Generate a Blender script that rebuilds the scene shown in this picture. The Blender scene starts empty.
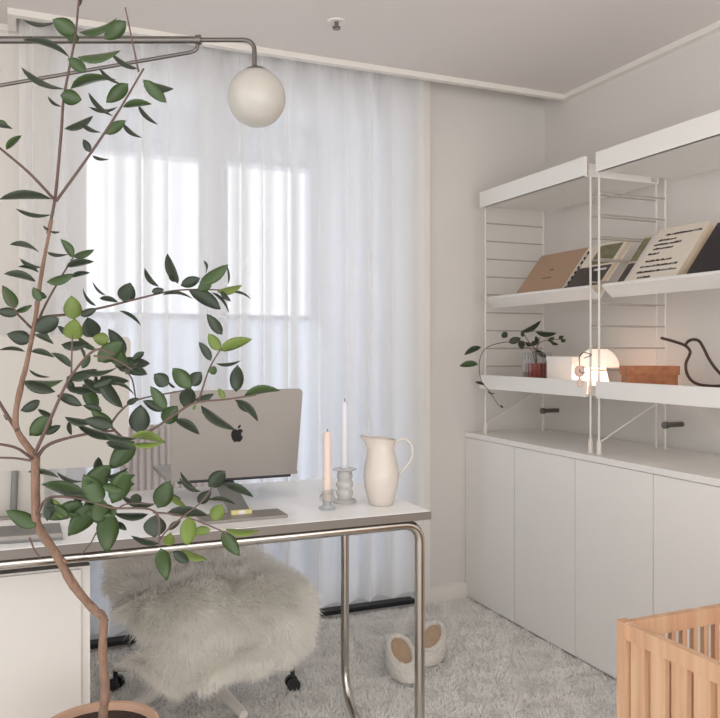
import bpy, bmesh, math, random
import numpy as np
from mathutils import Vector, Matrix
random.seed(7); rng = np.random.default_rng(7)
C = bpy.context.scene.collection
R = math.radians
# ------------------------------------------------------------------ camera frame
YAW = R(23.2); F = 789.0; HC = 1.133; HY = 350.0
FW = Vector((math.sin(YAW), math.cos(YAW), 0)); RT = Vector((math.cos(YAW), -math.sin(YAW), 0))
def P(x, y, z):                       # a measured point at a distance z in front of the viewpoint
    p = FW*z + RT*((x-360)/F*z); return Vector((p.x, p.y, HC+(HY-y)/F*z))
H = 2.30; YB = 3.125; XR = 2.30; YC = 2.97; XL = -1.2; DH = 0.73   # room and desk sizes

# ------------------------------------------------------------------ materials
def rgb(r, g, b):
    f = lambda c: ((c/255+0.055)/1.055)**2.4 if c > 10 else c/255/12.92
    return (f(r), f(g), f(b), 1)
def mat(name, col, rough=0.5, metal=0.0, noise=0.0, nscale=8.0, bump=0.0, bscale=60.0, stretch=None, trans=0.0, **kw):
    m = bpy.data.materials.new(name); m.use_nodes = True
    nt = m.node_tree; b = nt.nodes['Principled BSDF']
    b.inputs['Base Color'].default_value = col; b.inputs['Roughness'].default_value = rough
    b.inputs['Metallic'].default_value = metal
    for k, v in kw.items(): b.inputs[k.replace('_', ' ')].default_value = v
    tc = nt.nodes.new('ShaderNodeTexCoord'); mp = nt.nodes.new('ShaderNodeMapping')
    nt.links.new(tc.outputs['Object'], mp.inputs[0])
    if stretch: mp.inputs['Scale'].default_value = stretch
    if noise:
        n = nt.nodes.new('ShaderNodeTexNoise'); n.inputs['Scale'].default_value = nscale; n.inputs['Detail'].default_value = 5
        nt.links.new(mp.outputs[0], n.inputs['Vector'])
        mx = nt.nodes.new('ShaderNodeMix'); mx.data_type = 'RGBA'
        mx.inputs['A'].default_value = tuple(c*(1-noise) for c in col[:3])+(1,)
        mx.inputs['B'].default_value = tuple(min(1, c*(1+noise)) for c in col[:3])+(1,)
        nt.links.new(n.outputs['Fac'], mx.inputs['Factor']); nt.links.new(mx.outputs['Result'], b.inputs['Base Color'])
    if bump:
        n2 = nt.nodes.new('ShaderNodeTexNoise'); n2.inputs['Scale'].default_value = bscale; n2.inputs['Detail'].default_value = 4
        bp = nt.nodes.new('ShaderNodeBump'); bp.inputs['Strength'].default_value = bump; bp.inputs['Distance'].default_value = 0.01
        nt.links.new(mp.outputs[0], n2.inputs['Vector'])
        nt.links.new(n2.outputs['Fac'], bp.inputs['Height']); nt.links.new(bp.outputs[0], b.inputs['Normal'])
    return m
def sheer(name, col, tr, tl=0.5):
    m = bpy.data.materials.new(name); m.use_nodes = True; nt = m.node_tree; nt.nodes.clear()
    o = nt.nodes.new('ShaderNodeOutputMaterial'); t = nt.nodes.new('ShaderNodeBsdfTransparent')
    d = nt.nodes.new('ShaderNodeBsdfDiffuse'); l = nt.nodes.new('ShaderNodeBsdfTranslucent')
    d.inputs[0].default_value = col; l.inputs[0].default_value = col
    a = nt.nodes.new('ShaderNodeMixShader'); a.inputs[0].default_value = tl
    b = nt.nodes.new('ShaderNodeMixShader'); b.inputs[0].default_value = tr
    # weave: slightly varying openness of the cloth
    tc = nt.nodes.new('ShaderNodeTexCoord'); n = nt.nodes.new('ShaderNodeTexNoise'); n.inputs['Scale'].default_value = 3
    mr = nt.nodes.new('ShaderNodeMapRange'); mr.inputs['To Min'].default_value = tr-0.04; mr.inputs['To Max'].default_value = tr+0.04
    nt.links.new(tc.outputs['Object'], n.inputs['Vector']); nt.links.new(n.outputs['Fac'], mr.inputs['Value'])
    lw = nt.nodes.new('ShaderNodeLayerWeight'); lw.inputs[0].default_value = 0.5
    fm = nt.nodes.new('ShaderNodeMapRange'); fm.inputs['To Min'].default_value = 1.15; fm.inputs['To Max'].default_value = 0.0; fm.inputs['From Max'].default_value = 0.62
    nt.links.new(lw.outputs['Facing'], fm.inputs['Value'])
    ml = nt.nodes.new('ShaderNodeMath'); ml.operation = 'MULTIPLY'; nt.links.new(mr.outputs[0], ml.inputs[0]); nt.links.new(fm.outputs[0], ml.inputs[1])
    nt.links.new(ml.outputs[0], b.inputs[0])
    nt.links.new(d.outputs[0], a.inputs[1]); nt.links.new(l.outputs[0], a.inputs[2])
    nt.links.new(a.outputs[0], b.inputs[1]); nt.links.new(t.outputs[0], b.inputs[2]); nt.links.new(b.outputs[0], o.inputs[0])
    return m
def clear(name, tint, gloss=0.12):    # thin glass
    m = bpy.data.materials.new(name); m.use_nodes = True; nt = m.node_tree; nt.nodes.clear()
    o = nt.nodes.new('ShaderNodeOutputMaterial'); t = nt.nodes.new('ShaderNodeBsdfTransparent'); t.inputs[0].default_value = tint
    g = nt.nodes.new('ShaderNodeBsdfGlossy'); g.inputs['Roughness'].default_value = 0.05
    lw = nt.nodes.new('ShaderNodeLayerWeight'); lw.inputs[0].default_value = gloss
    x = nt.nodes.new('ShaderNodeMixShader'); nt.links.new(lw.outputs['Facing'], x.inputs[0])
    nt.links.new(t.outputs[0], x.inputs[1]); nt.links.new(g.outputs[0], x.inputs[2]); nt.links.new(x.outputs[0], o.inputs[0])
    return m
def wood(name, a, b, scale, stretch):
    m = mat(name, a, 0.5); nt = m.node_tree; bs = nt.nodes['Principled BSDF']
    tc = nt.nodes.new('ShaderNodeTexCoord'); mp = nt.nodes.new('ShaderNodeMapping'); mp.inputs['Scale'].default_value = stretch
    n = nt.nodes.new('ShaderNodeTexNoise'); n.inputs['Scale'].default_value = scale; n.inputs['Detail'].default_value = 6
    cr = nt.nodes.new('ShaderNodeValToRGB'); cr.color_ramp.elements[0].color = a; cr.color_ramp.elements[1].color = b
    cr.color_ramp.elements[0].position = 0.35; cr.color_ramp.elements[1].position = 0.65
    nt.links.new(tc.outputs['Object'], mp.inputs[0]); nt.links.new(mp.outputs[0], n.inputs['Vector'])
    nt.links.new(n.outputs['Fac'], cr.inputs[0]); nt.links.new(cr.outputs[0], bs.inputs['Base Color'])
    return m
M = dict(
 wall=mat('wall_paint', rgb(222,218,213), 0.9, noise=0.012, bump=0.08, bscale=90),
 ceil=mat('ceiling_paint', rgb(226,219,216), 0.95, bump=0.05, bscale=80),
 trim=mat('trim_white', rgb(236,231,225), 0.5, noise=0.01),
 frame=mat('window_frame_white', rgb(218,219,222), 0.4, noise=0.01),
 balc=mat('balcony_paint', rgb(232,233,238), 0.9, noise=0.01),
 balc_low=mat('balcony_blue_white', rgb(205,212,232), 0.8, noise=0.02),
 balcfl=mat('balcony_tile', rgb(150,155,165), 0.6, noise=0.05),
 dark=mat('dark_track', rgb(22,24,28), 0.4, noise=0.1),
 pedestal=mat('pedestal_paint', rgb(206,202,197), 0.5, noise=0.01),
 cab=mat('cabinet_lacquer', rgb(240,237,233), 0.42, noise=0.01),
 shelf=mat('shelf_white', rgb(240,238,234), 0.45, noise=0.01),
 wire=mat('wire_white', rgb(226,220,212), 0.35, noise=0.01),
 rung=mat('rung_wire', rgb(178,168,160), 0.5, noise=0.01),
 chrome=mat('chrome', rgb(190,186,180), 0.14, 1.0, noise=0.02),
 nickel=mat('brushed_nickel', rgb(124,120,116), 0.3, 1.0, noise=0.03),
 top=mat('desk_laminate', rgb(250,250,250), 0.22, noise=0.008),
 edge=mat('desk_edge', rgb(118,110,104), 0.4, noise=0.03),
 silver=mat('silver_aluminium', rgb(148,143,138), 0.45, 0.3, noise=0.015),
 cream=mat('pale_aluminium', rgb(186,181,174), 0.45, 0.1, noise=0.01),
 logo=mat('dark_mirror', rgb(28,28,30), 0.2, 0.6, noise=0.02),
 grey=mat('grey_plastic', rgb(120,120,118), 0.45, noise=0.03),
 black=mat('black_rubber', rgb(40,40,42), 0.5, noise=0.05),
 fur=mat('sheep_wool', rgb(252,244,231), 0.85, noise=0.05, nscale=14),
 skin=mat('sheep_hide', rgb(240,228,208), 0.9, noise=0.05),
 carpet=mat('carpet_wool', rgb(250,247,243), 0.95, noise=0.07, nscale=30),
 carpet_base=mat('carpet_back', rgb(225,222,218), 1.0, noise=0.1, nscale=80),
 bark=mat('bark', rgb(134,106,90), 0.85, noise=0.4, nscale=70, bump=0.8, bscale=110, stretch=(1,1,0.5)),
 twig=mat('twig', rgb(98,78,72), 0.7, noise=0.2, nscale=40),
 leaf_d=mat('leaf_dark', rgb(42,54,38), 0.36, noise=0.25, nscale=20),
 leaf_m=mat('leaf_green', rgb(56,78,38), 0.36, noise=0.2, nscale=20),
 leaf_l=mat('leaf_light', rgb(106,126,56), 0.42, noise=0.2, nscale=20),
 pot=mat('terracotta', rgb(196,160,136), 0.75, noise=0.08, nscale=12),
 soil=mat('soil', rgb(62,48,40), 1.0, noise=0.5, nscale=60, bump=1, bscale=120),
 crib=wood('crib_pine', rgb(216,180,146), rgb(198,152,120), 3.0, (14,14,1.0)),
 box=wood('box_wood', rgb(176,112,70), rgb(156,92,56), 4.0, (10,1.5,14)),
 wire_brown=mat('bronze_wire', rgb(74,54,46), 0.45, 0.3, noise=0.1),
 enamel=mat('enamel', rgb(208,200,191), 0.18, noise=0.01),
 wax_pink=mat('pink_wax', rgb(226,206,197), 0.5, noise=0.01),
 wax_white=mat('white_wax', rgb(216,217,224), 0.5, noise=0.01),
 wick=mat('wick', rgb(70,60,52), 0.9, noise=0.2),
 glass=clear('clear_glass', (0.93,0.94,0.94,1), 0.45),
 pane=clear('window_glass', (0.97,0.98,0.99,1), 0.04),
 glass_w=mat('milky_glass', rgb(222,222,220), 0.15, noise=0.01, Transmission_Weight=0.45),
 kraft=mat('brown_book_cover', rgb(176,146,122), 0.8, noise=0.04),
 paper=mat('book_pages', rgb(216,196,172), 0.9, noise=0.05, nscale=4, stretch=(1,60,60)),
 creamcov=mat('cream_cover', rgb(226,216,202), 0.7, noise=0.02),
 whitecov=mat('white_cover', rgb(222,214,212), 0.6, noise=0.02),
 pinkcov=mat('rose_cover', rgb(206,188,176), 0.6, noise=0.03),
 blackcov=mat('black_cover', rgb(42,38,42), 0.5, noise=0.05),
 ink=mat('ink', rgb(40,36,34), 0.7, noise=0.05),
 olive=mat('photo_olive', rgb(126,122,92), 0.6, noise=0.7, nscale=28),
 photo=mat('photo_dark', rgb(70,64,60), 0.5, noise=0.8, nscale=18),
 red=mat('red_pot', rgb(168,70,56), 0.6, noise=0.08),
 tan=mat('tan_insole', rgb(196,168,140), 0.95, noise=0.15, nscale=50, bump=0.8, bscale=150),
 fleece=mat('fleece_white', rgb(240,235,226), 0.95, noise=0.04, nscale=60, bump=1.0, bscale=160),
 rib=mat('ribbed_cloth', rgb(212,206,206), 0.6, noise=0.02),
 opal=mat('opal_glass', rgb(196,192,185), 0.22, noise=0.01, Subsurface_Weight=0.2),
 pinkg=mat('pink_resin', rgb(232,196,184), 0.25, noise=0.05),
 yellow=mat('yellow_label', rgb(222,214,150), 0.6, noise=0.05),
 curtain=sheer('sheer_cloth', (0.985,0.98,0.975,1), 0.265, 0.52),
 frost=sheer('frosted_pane', (0.84,0.87,0.92,1), 0.02, 0.85),
)
M['fur'] = sheer('sheep_wool', (1.0,0.985,0.945,1), -0.05, 0.5)
b = mat('lamp_shade_lit', rgb(250,232,216), 0.4, noise=0.01)
b.node_tree.nodes['Principled BSDF'].inputs['Emission Color'].default_value = (1.0,0.80,0.66,1)
b.node_tree.nodes['Principled BSDF'].inputs['Emission Strength'].default_value = 0.28
M['lit'] = b

# ------------------------------------------------------------------ mesh helpers
def obj(name, bm, m, parent=None, smooth=False, bevel=0.0, seg=2):
    if bevel:
        es = [e for e in bm.edges if len(e.link_faces) == 2 and e.calc_face_angle(0) > 0.6]
        bmesh.ops.bevel(bm, geom=es, offset=bevel, segments=seg, affect='EDGES', clamp_overlap=True)
    me = bpy.data.meshes.new(name); bm.normal_update(); bm.to_mesh(me); bm.free()
    for mm in (m if isinstance(m, (list, tuple)) else [m]): me.materials.append(M[mm])
    if smooth:
        for p in me.polygons: p.use_smooth = True
        try: me.set_sharp_from_angle(angle=R(50))
        except Exception: pass
    o = bpy.data.objects.new(name, me); C.objects.link(o)
    if parent:
        o.parent = parent
        w = parent.location.copy(); q = parent.parent
        while q: w = w + q.location; q = q.parent
        if parent.rotation_euler.z == 0: o.location = -w     # parts are modelled at their place in the room
    return o
def thing(name, label, cat, loc=(0,0,0), group=None):
    o = bpy.data.objects.new(name, None); C.objects.link(o); o.location = loc; o.empty_display_size = 0.05
    o['label'] = label; o['category'] = cat
    if group: o['group'] = group
    return o
def tag(o, label, cat, group=None, kind=None):
    o['label'] = label; o['category'] = cat
    if group: o['group'] = group
    if kind: o['kind'] = kind
    return o
def struct(name, bm, m, label=None, parent=None, **k):
    o = obj(name, bm, m, parent, **k)
    if not parent: o['kind'] = 'structure'
    if label: o['label'] = label; o['category'] = name.split('_')[0]
    return o
def box(x0, x1, y0, y1, z0, z1, bm=None, mi=0):
    bm = bm or bmesh.new()
    vs = [bm.verts.new((x, y, z)) for x in (x0, x1) for y in (y0, y1) for z in (z0, z1)]
    for f in ((0,1,3,2),(4,6,7,5),(0,4,5,1),(2,3,7,6),(0,2,6,4),(1,5,7,3)):
        bm.faces.new([vs[i] for i in f]).material_index = mi
    return bm
def tube(pts, r, n=12, bm=None, cap=True):
    bm = bm or bmesh.new(); pts = [Vector(p) for p in pts]; k = len(pts)
    rs = r if isinstance(r, (list, tuple)) else [r]*k
    t0 = (pts[1]-pts[0]).normalized(); up = Vector((0,0,1)) if abs(t0.z) < 0.9 else Vector((1,0,0))
    nrm = t0.cross(up).normalized(); rings = []
    for i, p in enumerate(pts):
        t = ((pts[min(i+1,k-1)]-pts[max(i-1,0)]).normalized())
        nrm = (nrm - t*nrm.dot(t)).normalized(); bn = t.cross(nrm)
        rings.append([bm.verts.new(p + (nrm*math.cos(a)+bn*math.sin(a))*rs[i]) for a in [2*math.pi*j/n for j in range(n)]])
    for a, b_ in zip(rings, rings[1:]):
        for j in range(n): bm.faces.new((a[j], a[(j+1)%n], b_[(j+1)%n], b_[j]))
    if cap: bm.faces.new(rings[0][::-1]); bm.faces.new(rings[-1])
    return bm
def fillet(pts, rad, n=8):            # round the corners of a polyline
    pts = [Vector(p) for p in pts]; out = [pts[0]]
    for a, b_, c in zip(pts, pts[1:], pts[2:]):
        u = (a-b_).normalized(); v = (c-b_).normalized(); ang = u.angle(v)
        d = min(rad/math.tan(ang/2), (a-b_).length*0.49, (c-b_).length*0.49); p0 = b_+u*d; p1 = b_+v*d
        for i in range(n+1):
            t = i/n; out.append(p0.lerp(b_, t).lerp(b_.lerp(p1, t), t))
    out.append(pts[-1]); return out
def smoothp(pts, n=5):                # Catmull-Rom through points
    pts = [Vector(p) for p in pts]; q = [pts[0]*2-pts[1]]+pts+[pts[-1]*2-pts[-2]]; out = []
    for i in range(1, len(q)-2):
        for j in range(n):
            t = j/n; a, b_, c, d = q[i-1:i+3]
            out.append(0.5*((2*b_)+(c-a)*t+(2*a-5*b_+4*c-d)*t*t+(3*b_-a-3*c+d)*t**3))
    out.append(pts[-1]); return out
def lathe(prof, cx, cy, cz=0, n=32, bm=None, fn=None):
    bm = bm or bmesh.new(); rings = []
    for r, z in prof:
        if r < 1e-5: rings.append([bm.verts.new((cx, cy, cz+z))]); continue
        ring = []
        for j in range(n):
            a = 2*math.pi*j/n; rr = r*(fn(a, z) if fn else 1)
            ring.append(bm.verts.new((cx+rr*math.cos(a), cy+rr*math.sin(a), cz+z)))
        rings.append(ring)
    for a, b_ in zip(rings, rings[1:]):
        for j in range(n):
            j2 = (j+1) % n
            if len(a) == 1 and len(b_) == 1: continue
            if len(a) == 1: bm.faces.new((a[0], b_[j2], b_[j]))
            elif len(b_) == 1: bm.faces.new((a[j], a[j2], b_[0]))
            else: bm.faces.new((a[j], a[j2], b_[j2], b_[j]))
    return bm
def grid(nu, nv, fn, bm=None, closed=False):
    bm = bm or bmesh.new(); V = [[bm.verts.new(fn(i/(nu-1), j/(nv-1))) for j in range(nv)] for i in range(nu)]
    for i in range(nu-1):
        for j in range(nv-1): bm.faces.new((V[i][j], V[i+1][j], V[i+1][j+1], V[i][j+1]))
    return bm
def solid(o, t, off=0.0):
    m = o.modifiers.new('thickness', 'SOLIDIFY'); m.thickness = t; m.offset = off; return o

# ------------------------------------------------------------------ the room
Y0 = -1.6; WX0, WX1 = 0.12, 1.61; WZ0, WZ1 = 0.03, 2.28
struct('floor', box(XL-0.1, XR+0.1, Y0, YB, -0.08, 0), 'carpet_base', 'pale floor under the shaggy carpet')
struct('ceiling', box(XL-0.1, XR+0.1, Y0, YC, H, H+0.12), 'ceil', 'plain off-white ceiling stopping short of the curtain recess')
bm = box(XL-0.1, -0.02, YC, YB, H, H+0.12); struct('ceiling', bm, 'ceil', 'short piece of ceiling left of the curtain recess')
struct('ceiling', box(-0.02, XR+0.1, YC, YB, H+0.105, H+0.12), 'ceil', 'top of the curtain recess above the window')
bm = box(XL-0.1, WX0, YB, YB+0.12, 0, H+0.12); box(WX1, XR+0.1, YB, YB+0.12, 0, H+0.12, bm)
box(WX0, WX1, YB, YB+0.12, WZ1, H+0.12, bm); box(WX0, WX1, YB, YB+0.12, 0, WZ0, bm)
struct('wall_back', bm, 'wall', 'off-white back wall around the tall curtained window')
struct('wall_right', box(XR, XR+0.1, Y0, YB+0.001, 0, H+0.12), 'wall', 'off-white right wall behind the white wire shelving')
struct('wall_left', box(XL-0.1, XL, 1.9, YB, 0, H), 'wall', 'off-white left wall carrying the swing-arm lamp')
# cornice strips along the ceiling edge
def strip(y0, y1, x0, x1): return box(x0, x1, y0, y1, H-0.022, H)
struct('trim_1', strip(YC-0.028, YC, -0.045, XR-0.03), 'trim', 'white cornice strip along the curtain recess', bevel=0.004)
struct('trim_2', strip(Y0, YC, XR-0.03, XR), 'trim', 'white cornice strip above the right wall', bevel=0.004)
struct('trim_3', strip(YC, YB-0.03, -0.045, -0.018), 'trim', 'short return of the white cornice strip', bevel=0.004)
struct('trim_4', strip(YB-0.03, YB, XL, -0.045), 'trim', 'white cornice strip above the wall left of the window', bevel=0.004)
struct('trim_5', box(WX1, WX1+0.062, YB-0.018, YB, 0, H+0.1), 'trim', 'upright white window casing right of the curtain', bevel=0.003)
struct('baseboard_back', box(WX1+0.062, 1.865, YB-0.014, YB, 0, 0.075), 'trim', 'low white baseboard right of the window', bevel=0.003)
struct('baseboard_left', box(XL, WX0-0.06, YB-0.014, YB, 0, 0.075), 'trim', 'low white baseboard left of the window', bevel=0.003)
# sliding balcony door seen as the window
w = bpy.data.objects.new('window_1', None); C.objects.link(w); w.location = (0.86, YB+0.06, 0)
w['kind'] = 'structure'; w['label'] = 'tall white-framed sliding window behind the sheer curtain'; w['category'] = 'window'
bm = box(WX0, WX0+0.05, YB+0.02, YB+0.11, WZ0, WZ1); box(WX1-0.05, WX1, YB+0.02, YB+0.11, WZ0, WZ1, bm)
box(WX0+.05, WX1-.05, YB+0.02, YB+0.11, WZ1-0.05, WZ1, bm); box(WX0+.05, WX1-.05, YB+0.02, YB+0.11, WZ0, WZ0+0.03, bm)
obj('window_frame', bm, 'frame', w)
for (a, c, y) in ((WX0+0.0505, 0.77, YB+0.035), (0.665, WX1-0.0505, YB+0.072)):
    s0 = 0.055 if a < .5 else .105; s1 = .105 if a < .5 else .055
    bm = box(a, a+s0, y, y+0.03, WZ0+.031, WZ1-.051); box(c-s1, c, y, y+0.03, WZ0+.031, WZ1-.051, bm)
    box(a+s0, c-s1, y, y+.03, WZ1-.12, WZ1-.051, bm); box(a+s0, c-s1, y, y+.03, WZ0+.031, WZ0+.12, bm)
    s = obj('window_sash', bm, 'frame', w)
    obj('pane', box(a+s0, c-s1, y+.012, y+.018, WZ0+.12, WZ1-.12), 'pane', s)
obj('window_track', box(WX0, WX1-.02, YB-.03, YB+.02, 0.018, .036), 'dark', w)['label'] = 'black floor track'
# balcony beyond the glass
OY = 4.4; bx0, bx1 = -1.3, 1.66
struct('floor', box(bx0, bx1, YB+.12, OY+.12, -0.05, 0.0), 'balcfl', 'grey tiled balcony floor beyond the window')
struct('ceiling', box(bx0, bx1, YB+.12, OY+.12, 2.42, 2.5), 'balc', 'white balcony ceiling beyond the window')
struct('wall_balcony_right', box(bx1, bx1+.1, YB+.12, OY+.12, -.05, 2.5), 'balc', 'white side wall of the balcony')
struct('wall_balcony_left', box(bx0-.1, bx0, YB+.12, OY+.12, -.05, 2.5), 'balc', 'far left side wall of the balcony')
bm = box(bx0, bx1, OY+.05, OY+.06, .12, 1.31)
struct('window_2', bm, 'frost', 'frosted lower panes of the outer balcony window')
struct('wall_balcony_sill', box(bx0, bx1, OY, OY+.12, 0, .12), 'balc', 'low white kerb below the frosted outer panes')
struct('trim_6', box(bx0, bx1, OY, OY+.12, 1.31, 1.335), 'balc', 'thin rail between the frosted panes and the open window')
bm = box(bx0, bx1, OY, OY+.12, 2.2, 2.42); box(-.05, 0.22, OY, OY+.12, 1.335, 2.2, bm); box(1.57, bx1, OY, OY+.12, 1.335, 2.2, bm)
struct('wall_balcony_front', bm, 'balc', 'white outer balcony wall around the bright opening')
# curtain
def cur(u, v):
    x = -0.012+u*(1.60+0.012); s = x/0.118
    ph = s*2*math.pi + 0.9*math.sin(s*1.7)+0.5*math.sin(s*0.61+1)
    c = math.cos(ph); k = (0.5+0.5*c)**1.6
    amp = 0.034*(0.75+0.25*math.sin(s*2.3))
    if x < 0.17: amp *= 1.25
    z = 0.084 + (H+0.06-0.084)*v
    w_ = (0.8 + 0.28*(1-v))
    xx = x + 0.016*math.sin(ph*1.0+0.6)*w_
    return (xx, 3.035 + amp*(k*2-0.8)*w_ + 0.004*math.sin(v*5+s)*(1-v), z)
o = obj('sheer_curtain', grid(520, 24, cur), 'curtain', smooth=True)
tag(o, 'floor-length white sheer curtain in soft pleats over the window', 'curtain')
t = thing('curtain_track', 'slim dark-ended curtain rail in the ceiling recess', 'curtain rail', (0.8, 3.035, H+.07))
obj('rail', box(-0.0, 1.66, 3.02, 3.05, H+.065, H+.09), 'trim', t)
obj('end_bracket', box(-0.014, 0.0, 3.015, 3.055, H+.062, H+.105), 'grey', t)

# ------------------------------------------------------------------ shaggy carpet
def ribbons(name, base, tip_dir, L, wd, m, mid=0.45, droop=None):
    n = len(base); rd = rng.normal(size=(n,3)); side = np.cross(tip_dir, rd); side /= np.linalg.norm(side, axis=1)[:,None]+1e-9
    bend = rng.normal(size=(n,3))*0.35
    if droop is not None: bend = bend + droop
    W = (wd*side)
    p1 = base + tip_dir*(L[:,None]*0.5) + bend*(L[:,None]*0.16)
    p2 = base + tip_dir*(L[:,None]*0.92) + bend*(L[:,None]*0.55)
    V = np.stack([base-W*.5, base+W*.5, p1-W*.5, p1+W*.5, p2], axis=1).reshape(-1,3)
    i = (np.arange(n)*5)[:,None]
    quads = (i+np.array([[0,1,3,2]])); tris = (i+np.array([[2,3,4]]))
    me = bpy.data.meshes.new(name); me.vertices.add(n*5); me.vertices.foreach_set('co', V.astype(np.float32).ravel())
    loops = np.concatenate([quads, tris], axis=1).ravel(); me.loops.add(len(loops)); me.loops.foreach_set('vertex_index', loops.astype(np.int32))
    st = np.stack([np.arange(n)*7, np.arange(n)*7+4], axis=1).ravel(); me.polygons.add(2*n); me.polygons.foreach_set('loop_start', st.astype(np.int32))
    me.polygons.foreach_set('use_smooth', np.ones(2*n, dtype=bool))
    me.update(calc_edges=True); me.validate(); me.materials.append(M[m]); return me
n = 120000
bx = rng.uniform(-0.3, 1.86, n); by = rng.uniform(1.55, YB-0.03, n)
cl = np.sin(bx*61+3*np.sin(by*37))*np.sin(by*71+2*np.sin(bx*43))
base = np.stack([bx, by, np.full(n, 0.002)], 1)
ang = (2.5*np.sin(bx*19+by*7)+2.5*np.sin(by*23-bx*11)) + rng.normal(size=n)*0.8
d = np.stack([np.cos(ang)*0.75, np.sin(ang)*0.75, 0.75+rng.uniform(0,0.4,n)], 1); d /= np.linalg.norm(d,axis=1)[:,None]
L = rng.uniform(0.010, 0.018, n)*(1+0.3*cl)
me = ribbons('carpet_pile', base, d, L, 0.0032, 'carpet')
o = bpy.data.objects.new('shag_carpet', me); C.objects.link(o)
tag(o, 'light grey shaggy wall-to-wall carpet', 'carpet', kind='stuff')

# ------------------------------------------------------------------ cabinets
CX = 1.863; CH = 0.758; DW = 0.3883; ys = [YB-0.003 - i*DW for i in range(8)]
cabl = ['white handleless cabinet in the far corner, beside the back wall', 'white handleless cabinet in the middle, behind the wooden crib',
        'white handleless cabinet nearest the camera, at the right picture edge']
for i in range(3):
    y1 = ys[2*i]; y0 = ys[2*i+2]+0.001
    t = thing('low_cabinet', cabl[i], 'cabinet', ((CX+XR)/2, (y0+y1)/2, 0), 'handleless cabinets along the right wall')
    obj('cabinet_body', box(CX+0.019, XR-0.012, y0, y1, 0.0, CH-0.022), 'cab', t)
    for k in (0, 1):
        a = ys[2*i+k]; obj('door', box(CX, CX+0.018, a-DW+0.0022, a-0.0012, 0.012, CH-0.024), 'cab', t, bevel=0.0012, seg=1)
o = obj('cabinet_worktop', box(CX-0.003, XR-0.012, ys[6]+.001, YB-0.004, CH-0.0215, CH), 'cab', bevel=0.002)
tag(o, 'long smooth white worktop lying over the low cabinets', 'worktop')

# ------------------------------------------------------------------ wire wall shelving
PXF, PXB = 1.905, 2.215; ZT = 1.80
def ladder(y, label, grp):
    t = thing('shelf_ladder', label, 'shelf frame', (PXF, y, CH), grp)
    obj('front_post', tube([(PXF, y, CH+.001), (PXF, y, ZT-.03)], 0.0042), 'wire', t, smooth=True)
    obj('back_post', tube([(PXB, y, CH+.001), (PXB, y, ZT-.03)], 0.0042), 'wire', t, smooth=True)
    for p in (PXF,):
        obj('foot', lathe([(0,.0005),(.0115,.0005),(.0115,.004),(.0085,.006),(.0085,.045),(.007,.05),(0,.05)], p, y, CH, 16), 'wire' if p == PXF else 'wire', t, smooth=True)
    for k in range(9):
        z = 1.70-.08*k
        if z < 1.0 : break
        obj('rung', tube([(PXF, y, z), (PXB, y, z)], 0.0031, 8), 'rung', t, smooth=True)
    if grp is None or round(y,3) == 2.312: return t
    obj('brace', tube([(PXF, y, .80), (PXB-.02, y, .945)], 0.0034, 8), 'wire', t, smooth=True)
    br = obj('wall_bracket', tube([(PXB, y, .852), (XR-.0005, y, .852)], [0.010, 0.010], 16), 'nickel', t, smooth=True)
    obj('bracket_knob', tube([(PXB-.012, y-.006, .852), (PXB+.004, y-.006, .852)], 0.0135, 16), 'nickel', br, smooth=True)
    return t
LY = [3.02, 2.312, 2.266, 1.56]
for y, l in zip(LY, ['white wire ladder frame at the corner end of the shelving', 'white wire ladder frame holding the near end of the far shelf bay',
                     'white wire ladder frame holding the far end of the near shelf bay', 'white wire ladder frame beyond the right picture edge']):
    ladder(y, l, 'ladder frames of the wall shelving')
bays = [(3.000, 2.328, 'far'), (2.250, 1.575, 'near')]
for (ya, yb, nm) in bays:
    # the shelf trays run a little past the frames at the ladders' outside faces
    y1, y0 = ya+.014 if nm == 'far' else ya+.006, yb-.006
    for z0, z1, lab in ((1.768, 1.838, 'top'), (0.962, 1.022, 'lower')):
        xf = 1.882; xb = 2.245
        yy1, yy0 = ya-.002, yb+.002
        t = thing('wall_shelf', ('white %s shelf tray of the %s bay, ' % (lab, nm)) +
                  {'topfar': 'empty, ending in the room corner', 'topnear': 'empty, running out of the picture', 'lowerfar': 'carrying the potted plant and lamp',
                   'lowernear': 'carrying the wooden box and wire bird'}[lab+nm], 'shelf', (xf, (yy0+yy1)/2, z0), 'white steel shelf trays')
        bm = box(PXF+.006, xb, yy0, yy1, z0+.002, z0+.008); obj('shelf_board', bm, 'shelf', t)
        fy1 = ya+.034 if nm=='far' else ya+.006; fy0 = yb-.008 if nm == 'far' else yb-.03
        obj('front_lip', box(xf, xf+.014, fy0, fy1, z0, z1), 'shelf', t, bevel=.003)
        obj('bottom_fold', box(xf+.004, PXF+.012, yy0, yy1, z0, z0+.006), 'shelf', t)
        obj('back_lip', box(xb-.004, xb, yy0, yy1, z0+.008, z1-.02), 'shelf', t)
        for e in (yy0, yy1-.004): obj('end_lip', box(PXF+.006, PXB-.006, e, e+.004, z0+.008, z1-.02), 'shelf', t)
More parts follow.
